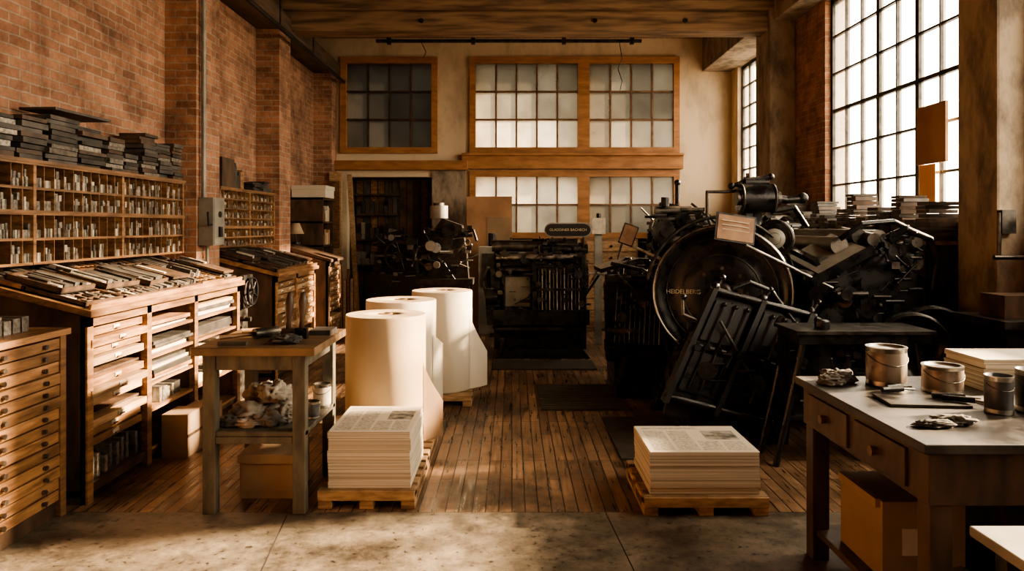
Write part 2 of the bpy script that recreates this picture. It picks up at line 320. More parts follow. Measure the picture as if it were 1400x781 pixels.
b=B(); b.box(3.25,XR,10.2,12.5,4.25,ZC,CONC); b.build('trim_concrete_header',.01)
b=B(); b.box(3.45,XR,5.75,9.65,4.32,ZC,CONC); b.build('trim_concrete_header',.01)
b=B(); b.box(XL,3.4,9.7,10.05,4.2,4.46,BEAM); b.box(XL,XR,9.62,10.13,4.46,4.82,BEAM)
for x in (-1.2,1.1,2.3): b.cyl((x,9.68,4.33),(x,9.70,4.33),.03,IRON)
b.build('ceiling_beam',.01)
b=B(); b.box(XL,XR,4.6,5.0,4.3,4.82,BEAM); b.build('ceiling_beam',.01)
b=B(); b.box(XL,-2.93,YN,YB,4.15,4.38,BEAML); b.build('ceiling_beam',.01)
b=B(); b.cyl((-2.85,2,4.05),(-2.85,12.4,4.05),.03,IRON2); 
for y in (7.5,9,10.5): b.cyl((-2.85,y,4.05),(-2.85,y,4.83),.012,IRON2)
b.build('ceiling_pipe')
b=B(); b.cyl((-2.1,11.3,4.47),(2.0,11.3,4.47),.028,IRON2)
for x in (-1.9,-.6,.8,1.85): b.cyl((x,11.3,4.47),(x,11.3,4.83),.01,IRON2); b.box(x-.03,x+.03,11.26,11.34,4.42,4.52,IRON2)
b.tube([(1.66,11.3,4.45),(1.70,11.3,4.2),(1.64,11.32,4.05),(1.70,11.3,3.85),(1.67,11.3,3.7)],.006,IRON)
b.tube([(-1.4,11.3,4.45),(-1.33,11.3,4.3),(-1.36,11.3,4.22)],.006,IRON)
b.build('hanging_pipe_rail')

# back wall with openings
b=B()
def bw(xa,xb,za,zb,mat=PLASTER): b.box(xa,xb,YB,YB+.2,za,zb,mat)
wins=[(-2.82,-1.37,2.95,4.38),(-.62,1.12,2.95,4.38),(1.32,2.75,2.95,4.38),(-.62,1.12,1.5,2.45),(1.32,2.75,1.5,2.45)]
bw(XL,XR,4.38,ZC); bw(XL,-2.82,0,4.38); bw(-1.37,-.62,0,4.38); bw(1.12,1.32,0,4.38); bw(2.75,XR,0,4.38)
bw(-2.82,-1.37,2.45,2.95); bw(-.62,1.12,2.45,2.95); bw(1.32,2.75,2.45,2.95)
bw(-.62,1.12,0,1.5,WOODD); bw(1.32,2.75,0,1.5,WOODD)
b.build('wall_back')
b=B()
b.box(-2.9,-1.29,13.2,13.3,0,2.5,WOODD); b.box(-2.92,-2.82,12.7,13.3,0,2.5,WOODD); b.box(-1.37,-1.27,12.7,13.3,0,2.5,WOODD); b.box(-2.92,-1.27,12.7,13.3,2.45,2.55,WOODD)
for i in range(11): b.box(-2.80+i*.13,-2.69+i*.13,13.18,13.2,0,2.45,R.choice((BTOP,WOOD,BENCH)))
for z in (.9,1.35,1.8,2.15): b.box(-2.8,-2.0,12.9,13.18,z,z+.03,WOODD)
for i in range(9): 
    x=-2.75+i*.08; 
    for zb in (.93,1.38,1.83): b.box(x,x+.07,12.95,13.15,zb,zb+U(.1,.3),R.choice((CASE,TYPE,WOODD,GREYM)))
b.build('wall_alcove')
def wood_window(name,xa,xb,za,zb,nc,nr,mats,fw=.1):
    b=B(); Y=YB-.02
    b.box(xa-fw,xb+fw,Y-.06,Y+.06,zb,zb+fw*1.1,TRIM); b.box(xa-fw,xb+fw,Y-.06,Y+.06,za-fw,za,TRIM)
    b.box(xa-fw,xa,Y-.055,Y+.055,za,zb,TRIM); b.box(xb,xb+fw,Y-.055,Y+.055,za,zb,TRIM)
    mt=BRASS if name!='window_5' else WOODD
    for i in range(1,nc): x=xa+(xb-xa)*i/nc; b.box(x-.014,x+.014,Y-.02,Y+.05,za,zb,mt)
    for j in range(1,nr): z=za+(zb-za)*j/nr; b.box(xa,xb,Y-.018,Y+.05,z-.014,z+.014,mt)
    for i in range(nc):
        for j in range(nr):
            x=xa+(xb-xa)*i/nc; x2=xa+(xb-xa)*(i+1)/nc; z=za+(zb-za)*j/nr; z2=za+(zb-za)*(j+1)/nr
            b.add([(x,Y+.03,z),(x2,Y+.03,z),(x2,Y+.03,z2),(x,Y+.03,z2)],[(0,1,2,3)],mats[j])
    b.build(name)
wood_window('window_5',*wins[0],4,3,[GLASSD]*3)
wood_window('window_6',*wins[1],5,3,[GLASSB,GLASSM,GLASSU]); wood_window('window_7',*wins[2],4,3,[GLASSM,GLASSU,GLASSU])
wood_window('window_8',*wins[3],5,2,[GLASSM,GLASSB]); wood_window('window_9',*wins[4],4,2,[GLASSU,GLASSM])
b=B(); b.box(-3.0,-.75,YB-.16,YB,2.56,2.72,TRIM); b.box(-.85,2.9,YB-.14,YB,2.58,2.84,TRIM); b.box(-.85,2.9,YB-.2,YB,2.80,2.84,TRIM); b.build('trim_window_ledge',.006)
b=B(); b.box(-1.36,-.8,YB-.05,YB,0,2.56,CONC); b.build('trim_post')
b=B(); b.box(-3.0,-2.8,12.0,12.06,0,2.5,WOODL); b.box(-2.98,-2.82,11.97,12.0,.1,1.1,WOOD); b.box(-2.98,-2.82,11.97,12.0,1.25,2.35,WOOD); b.cyl((-2.84,11.95,1.05),(-2.84,11.90,1.05),.02,BRASS); b.build('door_1',.004)
b=B(); b.add([(-2.78,12.3,2.48),(-2.70,12.3,2.48),(-2.48,11.6,0.0),(-2.40,11.6,0.0),(-2.78,12.34,2.48),(-2.70,12.34,2.48),(-2.48,11.64,0.0),(-2.40,11.64,0.0)],[(0,1,3,2),(4,6,7,5),(0,4,5,1),(2,3,7,6),(0,2,6,4),(1,5,7,3)],WOODL); b.build('leaning_plank')

# ------------------------------------------------------------------ left: cabinets
def tray(b,u0,v0,w,l,h=.03):
    b.box(u0,u0+w,v0,v0+l,0,.008,CASE); t=.01
    fr=R.choice((WOODD,WOODD,WOODD,WOOD))
    b.box(u0,u0+w,v0,v0+t,0,h,fr);b.box(u0,u0+w,v0+l-t,v0+l,0,h,fr);b.box(u0,u0+t,v0,v0+l,0,h,fr);b.box(u0+w-t,u0+w,v0,v0+l,0,h,fr)
    if R.random()<.5:
        k=R.randint(5,8); 
        for j in range(k):
            c=v0+.015+(l-.03)*j/k; b.box(u0+U(.015,.05),u0+w-U(.015,.08),c,c+(l-.03)/k-.006,.008,U(.03,.05),R.choice((CASE,CASE,TYPE)))
        return
    nu=R.randint(3,5); nv=R.randint(4,8)
    for i in range(1,nu): b.box(u0+w*i/nu-.002,u0+w*i/nu+.002,v0,v0+l,0,h*.8,fr)
    for j in range(1,nv): b.box(u0,u0+w,v0+l*j/nv-.002,v0+l*j/nv+.002,0,h*.8,fr)
    for i in range(nu):
        for j in range(nv):
            if R.random()<.75:
                a=u0+w*i/nu+.008;c=v0+l*j/nv+.006
                b.box(a,a+w/nu*U(.4,.85),c,c+l/nv*U(.4,.85),.008,.008+U(.008,.026),R.choice((TYPE,TYPE,CASE,CASE,CASE,TYPEL)))
def pull(b,x,y,z,k=0):
    if k==0: b.box(x,x+.006,y-.035,y+.035,z-.010,z+.012,TYPEL); b.cyl((x+.014,y-.02,z-.008),(x+.014,y+.02,z-.008),.006,BRASS,n=8)
    else: b.cyl((x,y,z),(x+.02,y,z),.011,STEELD,r1=.014,n=10)
def type_cabinet(name,xf,xb,y0,y1,zf,zb,bays,trays=True,wood=WOOD,side=WOODD):
    b=B(); pts=[(xb,0),(xf,0),(xf,zf),(xb,zb)]
    edges=[y0]+[q[0] for q in bays]
    for y in edges: b.prism(pts,'y',max(y0,y-.022) if y<y1 else y1-.045,min(y1,y+.023) if y>y0 else y0+.045,side)
    b.box(xb,xb+.02,y0,y1,.05,zf,WOODD); b.box(xb,xf-.01,y0,y1,.04,.08,WOODD)
    for e in edges:
        yy=min(max(e,y0+.03),y1-.03); b.box(xf-.03,xf+.012,yy-.03,yy+.03,0,zf,wood)
    b.box(xf-.03,xf+.012,y0,y1,zf-.06,zf,wood)
    prev=y0
    for (ye,style) in bays:
        a=prev+.035;c=ye-.035
        if style=='d':
            n=14;z=.1;dz=(zf-.07-.1)/n
            for i in range(n):
                z=.1+i*dz; out=U(-.012,.03); 
                if i in (4,) : continue
                b.box(xf-.5,xf+out,a,c,z+.004,z+dz-.006,WOOD if i%3 else WOODL); 
                for q in (.3,.72): pull(b,xf+out,a+(c-a)*q,z+dz*.5)
        elif style=='m':
            n=12;dz=(zf-.07-.30)/n
            for i in range(n):
                z=.30+i*dz; out=U(-.03,.02)
                if i in (3,7): 
                    b.box(xf-.5,xf-.04,a,c,z,z+.015,WOODD); continue
                b.box(xf-.5,xf+out,a,c,z+.005,z+dz-.009,R.choice((WOOD,WOODL,WOOD,WOOD)))
                pull(b,xf+out,a+(c-a)*.5,z+dz*.5)
            b.box(xf-.5,xf-.0,a,c,.08,.10,WOODD)
            for i in range(14): yy=a+(c-a)*i/14; b.box(xf-.2,xf-.03-U(0,.08),yy,yy+.03,.10,.10+U(.08,.18),TYPE)
        else:
            zs=[.08,.34,.52,.70,.87]
            for zi,z in enumerate(zs):
                b.box(xb+.02,xf-.0,a,c,z,z+.02,wood); zz=z+.02
                top=(zs+[zf-.06])[zi+1]-.03
                if zi==0:
                    continue
                k=R.random()
                if k<.55:
                    while zz<top-.03:
                        h=U(.012,.03); o=U(-.05,.05); b.box(xf-.42,xf-.03+o,a+U(.01,.06),c-U(.01,.06),zz,zz+h,R.choice((PAPERI,WOODL,WOOD,CASE)),rz=U(-.03,.03)); zz+=h+.001
                        if R.random()<.1: break
                else:
                    yy=a+.01
                    while yy<c-.08:
                        w=U(.03,.09); h=U(.05,max(.06,top-zz)); b.box(xf-.35,xf-U(.03,.1),yy,yy+w,zz,zz+h,R.choice((PAPERI,TYPE,CASE,TYPEL))); yy+=w+U(.002,.02)
        prev=ye
    b.prism([(xf+.05,zf-.0),(xf+.05,zf+.035),(xb,zb+.045),(xb,zb+.0)],'y',y0-.03,y1+.02,wood)
    u=Vector((xb-xf,0,zb-zf)).normalized(); n=Vector((-u.z if u.z<0 else u.z,0,abs(u.x)))
    if trays:
        M=Matrix(((u.x,0,n.x,xf+.03),(0,1,0,0),(u.z,0,n.z,zf+.041),(0,0,0,1)))
        b.M=M
        b.box(.0,.015,y0,y1,-.004,.03,wood)
        v=y0+.02
        while v<y1-.2:
            l=U(.3,.5); l=min(l,y1-v-.01)
            tray(b,.03+U(0,.02),v,.37,l-.015); 
            tray(b,.42+U(0,.02),v+U(-.005,.01),.33,l-.02)
            if R.random()<.55: # a second case laid over the first
                b.M=M@Matrix.Translation((U(.03,.3),v+.01,.036))@Matrix.Rotation(U(-.05,.05),4,'Z'); tray(b,0,0,.34,l*U(.75,.95),.035); b.M=M
            if R.random()<.8:
                q=.06+U(0,.4); 
                for k in range(R.randint(2,6)): b.box(q,q+U(.1,.25),v+.03+k*.04,v+.06+k*.04,.032,.032+U(.02,.06),R.choice((TYPE,CASE,CASE,TYPEL)),rz=0)
            if R.random()<.6: q=.05+U(0,.3); b.box(q,q+.3,v+.02,v+l*.8,.06,.078,R.choice((CASE,WOODD)))
            v+=l
        b.M=Matrix.Identity(4)
    return b.build(name)
type_cabinet('type_case_cabinet',-2.45,-3.28,4.2,6.55,1.08,1.30,[(4.92,'m'),(5.65,'o'),(6.55,'o')])
type_cabinet('type_case_cabinet',-2.45,-3.28,7.56,9.07,1.08,1.30,[(8.3,'d'),(9.07,'d')])
type_cabinet('type_case_cabinet',-2.50,-3.28,9.93,10.62,1.12,1.36,[(10.62,'d')],wood=WOODD,trays=False)
b=B(); x0,x1,y0,y1,zt=-3.28,-2.5,2.75,4.08,1.0
b.box(x0,x1,y0,y0+.04,0,zt,WOODD); b.box(x0,x1,y1-.04,y1,0,zt,WOOD); b.box(x0,x0+.02,y0,y1,0,zt,WOODD); b.box(x0,x1-.02,y0,y1,0,.08,WOODD)
b.box(x0,x1+.03,y0-.02,y1+.02,zt,zt+.035,WOOD)
n=14
for i in range(n):
    z=.09+i*(zt-.1)/n; o=U(0,.012); b.box(x0+.1,x1+o,y0+.045,y1-.045,z+.003,z+(zt-.1)/n-.005,WOOD)
    for q in (.14,.38,.62,.86): pull(b,x1+o,y0+(y1-y0)*q,z+.03,1)
b.box(x1-.02,x1+.014,y1-.05,y1,0,zt,WOOD); b.build('flat_file_drawer_chest',.003)
b=B()
for i in range(9): 
    y=3.35+i*.07; b.box(-2.8-U(0,.05),-2.62,y,y+.055,1.036,1.036+U(.06,.16),TYPE)
b.box(-3.1,-2.85,3.3,3.9,1.036,1.1,CASE); b.build('type_metal_blocks')
def sort_shelf(name,xf,xb,y0,y1,z0,z1,bays,rows,cols):
    b=B(); b.box(xb,xb+.012,y0,y1,z0,z1,WOODD)
    for i in range(bays+1):
        y=y0+(y1-y0)*i/bays; ya=min(max(y-.014,y0),y1-.028); b.box(xb,xf+.004,ya,ya+.028,z0,z1,WOOD)
    for j in range(rows+1):
        z=z0+(z1-z0)*j/rows; za=min(max(z-.007,z0),z1-.014); b.box(xb,xf+(.012 if j in(rows,2) else 0),y0,y1,za,za+(.016 if j!=2 else .03) if j<rows else z1,WOOD)
    b.box(xb,xf+.02,y0-.01,y1+.01,z1,z1+.02,WOOD)
    N=bays*cols
    for i in range(N):
        y=y0+(y1-y0)*i/N; 
        if i%cols: b.box(xb,xf-.004,y-.003,y+.003,z0,z1,WOOD)
        for j in range(rows):
            z=z0+(z1-z0)*j/rows+.009+(.014 if j==2 else 0); hmax=(z1-z0)/rows-.03; w=(y1-y0)/N
            if R.random()<.93: # small founts of type standing in each compartment, stacked in two tiers
                h1=hmax*U(.35,.5); k=R.randint(3,5)
                for tier in range(2):
                    for q in range(k):
                        if tier and R.random()<.35: continue
                        a=y+.006+(w-.012)*q/k; zz=z+tier*(h1+.001); b.box(xb+.02,xf-U(.012,.03),a,a+(w-.014)/k-.001,zz,zz+(h1 if not tier else h1*U(.5,.95)),R.choice((TYPE,TYPE,TYPE,TYPEL,TYPE)))
    return b.build(name)
sort_shelf('type_sorts_shelf',-3.0,-3.28,3.55,6.68,1.36,2.0,3,4,10)
sort_shelf('type_sorts_shelf',-3.02,-3.28,7.55,9.3,1.38,2.0,2,6,7)
def pile(b,xc,yc,z,n,sx,sy,h=(.018,.03),mats=(CASE,CASE,CASE,WOODD),ro=.12,off=.02):
    for i in range(n):
        hh=U(*h); dx=U(-off,off);dy=U(-off,off); w=sx*U(.85,1.0);l=sy*U(.85,1.0)
        b.box(xc-w/2+dx,xc+w/2+dx,yc-l/2+dy,yc+l/2+dy,z,z+hh-.004,R.choice(mats),rz=U(-ro,ro)); z+=hh
    return z
b=B(); MT=(CASE,CASE,WOODD,CASE,CASE,IRON2,WOODD,TYPE)
for (yc,n,l) in ((3.7,9,.3),(4.02,8,.28),(4.32,8,.28),(4.62,8,.26),(4.93,10,.34),(5.27,9,.34),(5.58,8,.24),(5.83,5,.22),(6.1,11,.26),(6.36,9,.24),(6.58,10,.2)):
    pile(b,-3.13,yc,2.021,n,.24,l,ro=.05,h=(.025,.04),mats=MT)
pile(b,-3.12,5.1,2.37,1,.26,.6)
b.build('type_forme_stack')
b=B(); b.box(-3.26,-3.02,7.62,7.95,2.021,2.33,WOODD); b.box(-3.24,-3.04,7.98,8.06,2.021,2.3,CASE,rz=.1)
for i in range(5): b.box(-3.24,-3.06,8.1+i*.05,8.14+i*.05,2.021,2.021+U(.14,.26),R.choice((CASE,WOOD,WOODD)))
pile(b,-3.13,8.7,2.021,4,.24,.35); pile(b,-3.13,9.05,2.021,6,.2,.25); b.build('crate_and_books')
b=B(); b.box(-2.995,-2.85,6.98,7.24,1.42,1.88,GREYM); b.box(-2.85,-2.842,6.99,7.23,1.43,1.87,GREYM); b.box(-2.842,-2.82,7.08,7.14,1.5,1.6,IRON); b.cyl((-2.842,7.11,1.72),(-2.83,7.11,1.72),.03,IRON2); b.tube([(-2.86,6.97,1.62),(-2.86,6.9,1.62),(-2.86,6.88,1.74)],.012,IRON)
b.tube([(-2.96,7.02,1.88),(-2.96,7.02,4.149)],.022,GREYM); b.tube([(-2.96,7.1,1.42),(-2.96,7.1,.05)],.016,GREYM); b.build('electrical_switch_box',.004)
b=B(); b.box(-3.28,-2.78,10.75,10.78,0,2.03,WOODD); b.box(-3.28,-2.78,11.35,11.38,0,2.03,WOODD); b.box(-3.28,-3.26,10.75,11.38,0,2.03,WOODD)
for z in (.05,.5,.9,1.3,1.65,2.0):
    b.box(-3.28,-2.78,10.75,11.38,z,z+.03,WOODD)
    if z<1.9:
        y=10.8
        while y<11.3: w=U(.03,.07); b.box(-3.2,-2.82,y,y+w,z+.03,z+.03+U(.12,.25),R.choice((CASE,WOOD,TYPEL,RUST))); y+=w+.005
b.build('bookcase')
b=B(); b.box(-3.25,-2.75,10.78,11.3,2.031,2.2,PAPER); b.box(-3.26,-2.74,10.77,11.31,2.15,2.21,PAPER); b.build('archive_box',.004)
b=B(); b.cyl((-3.0,10.15,1.36),(-3.0,10.15,1.385),.07,IRON); b.cyl((-3.0,10.15,1.36),(-3.0,10.15,1.52),.012,IRON); b.lathe((-3.0,10.15,1.5),(0,0,1),[(.11,0),(.05,.15),(.045,.15),(.105,0)],ROLLK,24,True,True); b.build('desk_lamp')
b=B()
for i in range(7): b.box(-2.75+i*.055,-2.71+i*.055,11.2,11.26,0,.9+U(-.12,.1),WOODL if i%2 else WOOD)
b.box(-2.78,-2.45,11.27,11.45,0,.75,WOODD); b.build('lumber_offcut_stack')
b=B()
b.box(-2.95,-2.5,6.72,6.92,.0,.85,IRON2); b.cyl((-2.9,6.8,1.0),(-2.45,6.8,1.0),.1,STEELD); b.cyl((-2.95,6.8,.9),(-2.45,6.8,.9),.05,STEEL); b.box(-2.98,-2.94,6.7,6.94,.85,1.15,IRON); b.box(-2.5,-2.46,6.7,6.94,.85,1.15,IRON)
b.wheel((-2.42,6.82,1.0),(1,0,0),.13,.02,IRON,5); b.bits(-2.9,-2.5,6.68,6.75,.3,.95,25,(IRON,IRON2,STEELD),.05,77); b.build('small_proof_press')
b=B(); b.box(-2.42,-2.24,5.05,5.3,0.001,.30,CARD); b.box(-2.42,-2.22,5.34,5.6,.001,.27,CARD); b.box(-2.241,-2.237,5.05,5.3,.14,.16,WOODD); 
b.build('carton')

# ------------------------------------------------------------------ work bench left
b=B(); x0,x1,y0,y1,zt=-1.75,-1.12,4.06,4.78,.93
b.box(x0-.02,x1+.03,y0-.03,y1+.02,zt-.045,zt,BTOP)
for x in (x0+.03,x1-.10):
    for y in (y0,y1-.08): b.box(x,x+.07,y,y+.07,0,zt-.045,BENCH)
b.box(x0+.1,x1-.1,y0+.01,y0+.04,zt-.13,zt-.045,BENCH); b.box(x0+.05,x0+.08,y0+.07,y1-.08,zt-.13,zt-.045,BENCH); b.box(x1-.08,x1-.05,y0+.07,y1-.08,zt-.13,zt-.045,BENCH); b.box(x0+.1,x1-.1,y1-.04,y1-.02,zt-.13,zt-.045,BENCH)
b.box(x0+.03,x1-.03,y0+.01,y1-.02,.43,.46,BENCH); b.box(x0+.10,x1-.10,y0+.005,y0+.02,.39,.43,BENCH)
b.build('workbench',.004)
b=B(); z=.93
for dx,dy in ((-1.33,4.35),(-1.26,4.38)):
    b.lathe((dx,dy,z+.06),(0.05,0,1),[(.0,0),(.016,.0),(.014,.05),(.022,.1),(.026,.16),(.014,.215),(.0,.22)],WOODD,14); b.box(dx-.035,dx+.035,dy-.02,dy+.02,z,z+.065,IRON)
b.build('ink_brush_pair')
b=B(); b.cyl((-1.70,4.25,z+.025),(-1.48,4.42,z+.03),.013,WOOD); b.cyl((-1.53,4.34,z+.033),(-1.43,4.46,z+.033),.032,IRON2); b.build('mallet')
b=B(); b.rag(-1.3,4.20,z,.2,.14,.05,RAGD,3); b.cyl((-1.7,4.6,z+.015),(-1.5,4.68,z+.015),.013,WOODL); b.box(-1.25,-1.12,4.5,4.68,z,z+.03,CASE); b.box(-1.45,-1.3,4.55,4.57,z,z+.02,STEELD); b.box(-1.66,-1.5,4.12,4.15,z,z+.02,CASE); b.build('hand_tools')
b=B()
for (x,y,zz,sx,sy,h,m,sd) in ((-1.55,4.3,.46,.22,.2,.12,RAG,1),(-1.42,4.42,.46,.24,.24,.16,RAG,5),(-1.42,4.36,.56,.2,.2,.12,RAG,7),(-1.52,4.44,.54,.18,.18,.12,RAG,12),(-1.6,4.2,.46,.17,.14,.06,RAGD,8),(-1.4,4.2,.46,.2,.14,.08,RAGD,9),(-1.32,4.28,.46,.14,.14,.09,RAG,14),(-1.5,4.17,.46,.2,.1,.05,RAG,17)): b.rag(x,y,zz,sx,sy,h,m,sd)
b.build('rag_pile')
def can(name,x,y,z,r,h,mat,lid=True,handle=True):
    b=B(); b.lathe((x,y,z),(0,0,1),[(0,0),(r,0),(r*1.02,.004),(r,.01),(r,h-.01),(r*1.03,h-.006),(r*1.03,h)],TIN,32)
    b.lathe((x,y,z),(0,0,1),[(r*1.004,h*.14),(r*1.006,h*.15),(r*1.006,h*.86),(r*1.004,h*.87)],mat,32)
    if lid: b.lathe((x,y,z),(0,0,1),[(r*1.03,h),(r*.86,h),(r*.84,h-.008),(0,h-.008)],TIN,32)
    else: b.lathe((x,y,z),(0,0,1),[(r*1.03,h),(r*.95,h),(r*.93,h-.03),(0,h-.03)],INKD,32)
    if handle:
        pts=[(x+r*1.04*math.cos(math.pi*i/10),y-math.sin(math.pi*i/10)*r*1.05,z+h*.8-r*.5*math.sin(math.pi*i/10)) for i in range(11)]
        b.tube(pts,.002,STEELD,6)
    return b.build(name)
can('paint_can',-1.2,4.62,.46,.055,.15,TYPEL); can('paint_can',-1.19,4.36,.46,.045,.1,INKD)
b=B(); b.box(-1.6,-1.28,4.3,4.62,.001,.27,CARD); b.box(-1.6,-1.28,4.26,4.30,.22,.27,CARD); b.box(-1.59,-1.29,4.295,4.3,.05,.2,CARD); b.build('storage_carton')

# ------------------------------------------------------------------ pallets, stacks, rolls
def pallet(name,x0,x1,y0,y1):
    b=B()
    for y in (y0,(y0+y1)/2-.04,y1-.08): 
        for x in (x0,(x0+x1)/2-.04,x1-.08): b.box(x,x+.08,y,y+.09,.018,.09,WOODP)
    for x in (x0,(x0+x1)/2-.04,x1-.08): b.box(x,x+.08,y0,y1,0,.018,WOODP); b.box(x,x+.08,y0,y1,.06,.09,WOODP)
    b.box(x0,x1,y0-.012,y0,.05,.105,WOODP)
    m=max(4,int((y1-y0)/.12))
    for i in range(m):
        y=y0+(y1-y0-.09)*i/(m-1); b.box(x0-.0,x1+.0,y,y+.09,.09,.108,WOODP,rz=U(-.01,.01))
    return b.build(name,.003)
def paper_stack(name,x0,x1,y0,y1,z0,h,n=7):
    b=B(); z=z0
    for i in range(n):
        hh=h/n; o=.004; dx=U(-o,o);dy=U(-o,o); b.box(x0+dx,x1+dx,y0+dy,y1+dy,z,z+hh-.0015,PAPERE); z+=hh
    b.box(x0,x1,y0,y1,z-.0015,z+.001,PAPER); t=z+.0015
    w=x1-x0;l=y1-y0
    def q(a,c,e,f,mat): b.add([(x0+w*a,y0+l*e,t),(x0+w*c,y0+l*e,t),(x0+w*c,y0+l*f,t),(x0+w*a,y0+l*f,t)],[(0,1,2,3)],mat)
    for i in range(4):
        a=.05+i*.23
        if i<2: q(a,a+.2,.06,.80,PRINT)
        else: q(a,a+.2,.06,.40,PRINT)
    q(.62,.94,.45,.8,PHOTO); q(.05,.6,.86,.94,PRINT)
    return b.build(name)
pallet('wooden_pallet',-1.1,-.55,4.14,5.45); paper_stack('newspaper_stack',-1.05,-.58,4.17,4.76,.109,.32,9)
def roll(name,x,y,z,r,h,mat,flap,a0,a1,t0,t1):
    b=B(); b.lathe((x,y,z),(0,0,1),[(r*.97,0),(r,.01),(r,h-.01),(r*.985,h)],mat,64)
    b.lathe((x,y,z),(0,0,1),[(r*.985,h),(r*.6,h+.001),(.045,h),(.045,h-.12),(0,h-.12)],ROLLE,64); b.ring((x,y,z+h-.01),(0,0,1),.038,.048,.03,KRAFT,24)
    b.lathe((x,y,z),(0,0,1),[(r*.97,0),(0,0)],ROLLE,48)
    vs=[];fs=[];n=18;k=8
    for i in range(n+1):
        t=math.radians(a0+(a1-a0)*i/n); rr=r+.004+flap*(i/n)**1.5
        for j in range(k+1):
            top=h*(t0+(t1-t0)*(i/n)); zz=z+.005+top*j/k
            vs.append((x+rr*math.cos(t),y+rr*math.sin(t),zz))
    for i in range(n):
        for j in range(k): a=i*(k+1)+j; fs.append((a,a+1,a+k+2,a+k+1))
    b.add(vs,fs,KRAFT if mat is ROLLK else mat,True)
    return b.build(name)
roll('paper_roll',-.885,5.13,.109,.278,.88,ROLLK,.12,-14,12,.62,.28)
pallet('wooden_pallet',-1.18,-.6,5.55,6.12); roll('paper_roll',-.885,5.84,.109,.278,.91,ROLLW,.05,-20,10,.7,.6)
pallet('wooden_pallet',-.97,-.36,6.5,7.1); roll('paper_roll',-.65,6.8,.109,.28,.9,ROLLW,.14,-22,10,.75,.35)
pallet('wooden_pallet',.73,1.42,4.04,4.68); paper_stack('newspaper_stack',.77,1.38,4.07,4.6,.109,.235,6)
b=B(); b.box(.25,1.0,6.35,7.35,.001,.018,MAT); 
for i in range(12): b.box(.25,1.0,6.38+i*.08,6.42+i*.08,.018,.022,MAT)
b.build('rubber_floor_mat')
b=B(); b.box(-.22,.95,8.15,8.7,.001,.015,MAT); b.build('rubber_floor_mat')
b=B(); b.box(.75,1.6,5.0,6.1,.001,.015,MAT); b.build('rubber_floor_mat')

# ------------------------------------------------------------------ right table
b=B(); x0,x1,y0,y1,zt=1.40,2.9,2.48,3.62,.86
b.box(x0,x1,y0,y1,zt-.035,zt,TTOP); b.box(x0+.03,x1-.03,y0+.03,y1-.03,zt-.22,zt-.035,WOODD)
for x in (x0+.04,x1-.12):
    for y in (y0+.04,y1-.12): b.box(x,x+.08,y,y+.08,0,zt-.035,WOODD)
b.box(x0+.06,x1-.06,y0+.06,y1-.06,.12,.15,WOODD)
for i in range(2):
    a=y0+.16+i*.46; b.box(x0+.016,x0+.04,a,a+.4,zt-.2,zt-.06,WOODD); b.cyl((x0+.016,a+.2,zt-.13),(x0-.012,a+.2,zt-.13),.016,BRASS,r1=.02,n=14)
b.build('print_shop_table',.004)
b=B(); b.box(1.52,1.86,3.0,3.38,.151,.47,CARD); b.box(1.60,1.74,2.997,3.0,.25,.36,PAPERI); b.box(1.5,1.53,3.02,3.36,.44,.475,CARD); b.build('cardboard_box')
b=B(); b.rag(1.68,2.75,.151,.3,.25,.14,RAGD,12); b.rag(2.15,2.8,.151,.45,.35,.2,RAGD,13); b.box(2.0,2.6,3.05,3.45,.151,.5,WOODD); b.build('shop_cloths')
z=.861
can('ink_can',1.75,3.42,z,.087,.18,INKC); can('ink_can',1.93,3.28,z,.083,.12,INKC); can('ink_can',1.93,2.9,z,.05,.15,INKD,False); can('ink_can',2.08,2.92,z,.06,.17,INKD,False)
b=B(); b.rag(1.55,3.48,z,.16,.13,.065,RAGD,21); b.rag(1.49,3.42,z,.13,.1,.045,RAGD,23); b.build('ink_rag')
b=B(); b.rag(1.66,2.74,z,.17,.09,.035,RAGD,25); b.rag(1.56,2.70,z,.17,.08,.025,RAGD,27); b.build('ink_rag')
b=B(); b.box(1.56,1.88,2.98,3.17,z,z+.012,IRON2,rz=-.1); b.build('ink_slab',.002)
b=B(); b.box(1.95,2.2,3.0,3.17,z,z+.006,PAPERI,rz=.1); b.build('loose_sheets')
b=B()
for (xa,ya,xb2,yb2) in ((1.66,3.24,1.74,3.27),(1.80,3.06,1.90,3.0),(1.78,3.1,1.9,3.07),(1.62,3.2,1.72,3.22)):
    b.cyl((xa,ya,z+.025),(xb2,yb2,z+.025),.012,IRON,n=12); e=Vector((xb2-xa,yb2-ya,0)).normalized()*.06; b.cyl((xb2,yb2,z+.025),(xb2+e.x,yb2+e.y,z+.02),.005,STEEL,n=8)
b.build('ink_knives')
b=B(); zz=z
for i in range(7): b.box(2.12+U(-.006,.006),2.75,3.28,3.58,zz,zz+.018,PAPERE); zz+=.02
b.box(2.12,2.75,3.28,3.58,zz,zz+.002,PAPER); b.build('paper_ream_stack')
b=B(); b.box(1.30,2.0,1.35,2.08,.72,.75,GREYM)
for x in (1.34,1.9):
    for y in (1.4,1.98): b.box(x,x+.05,y,y+.05,0,.72,IRON2)
b.build('metal_side_table',.004)

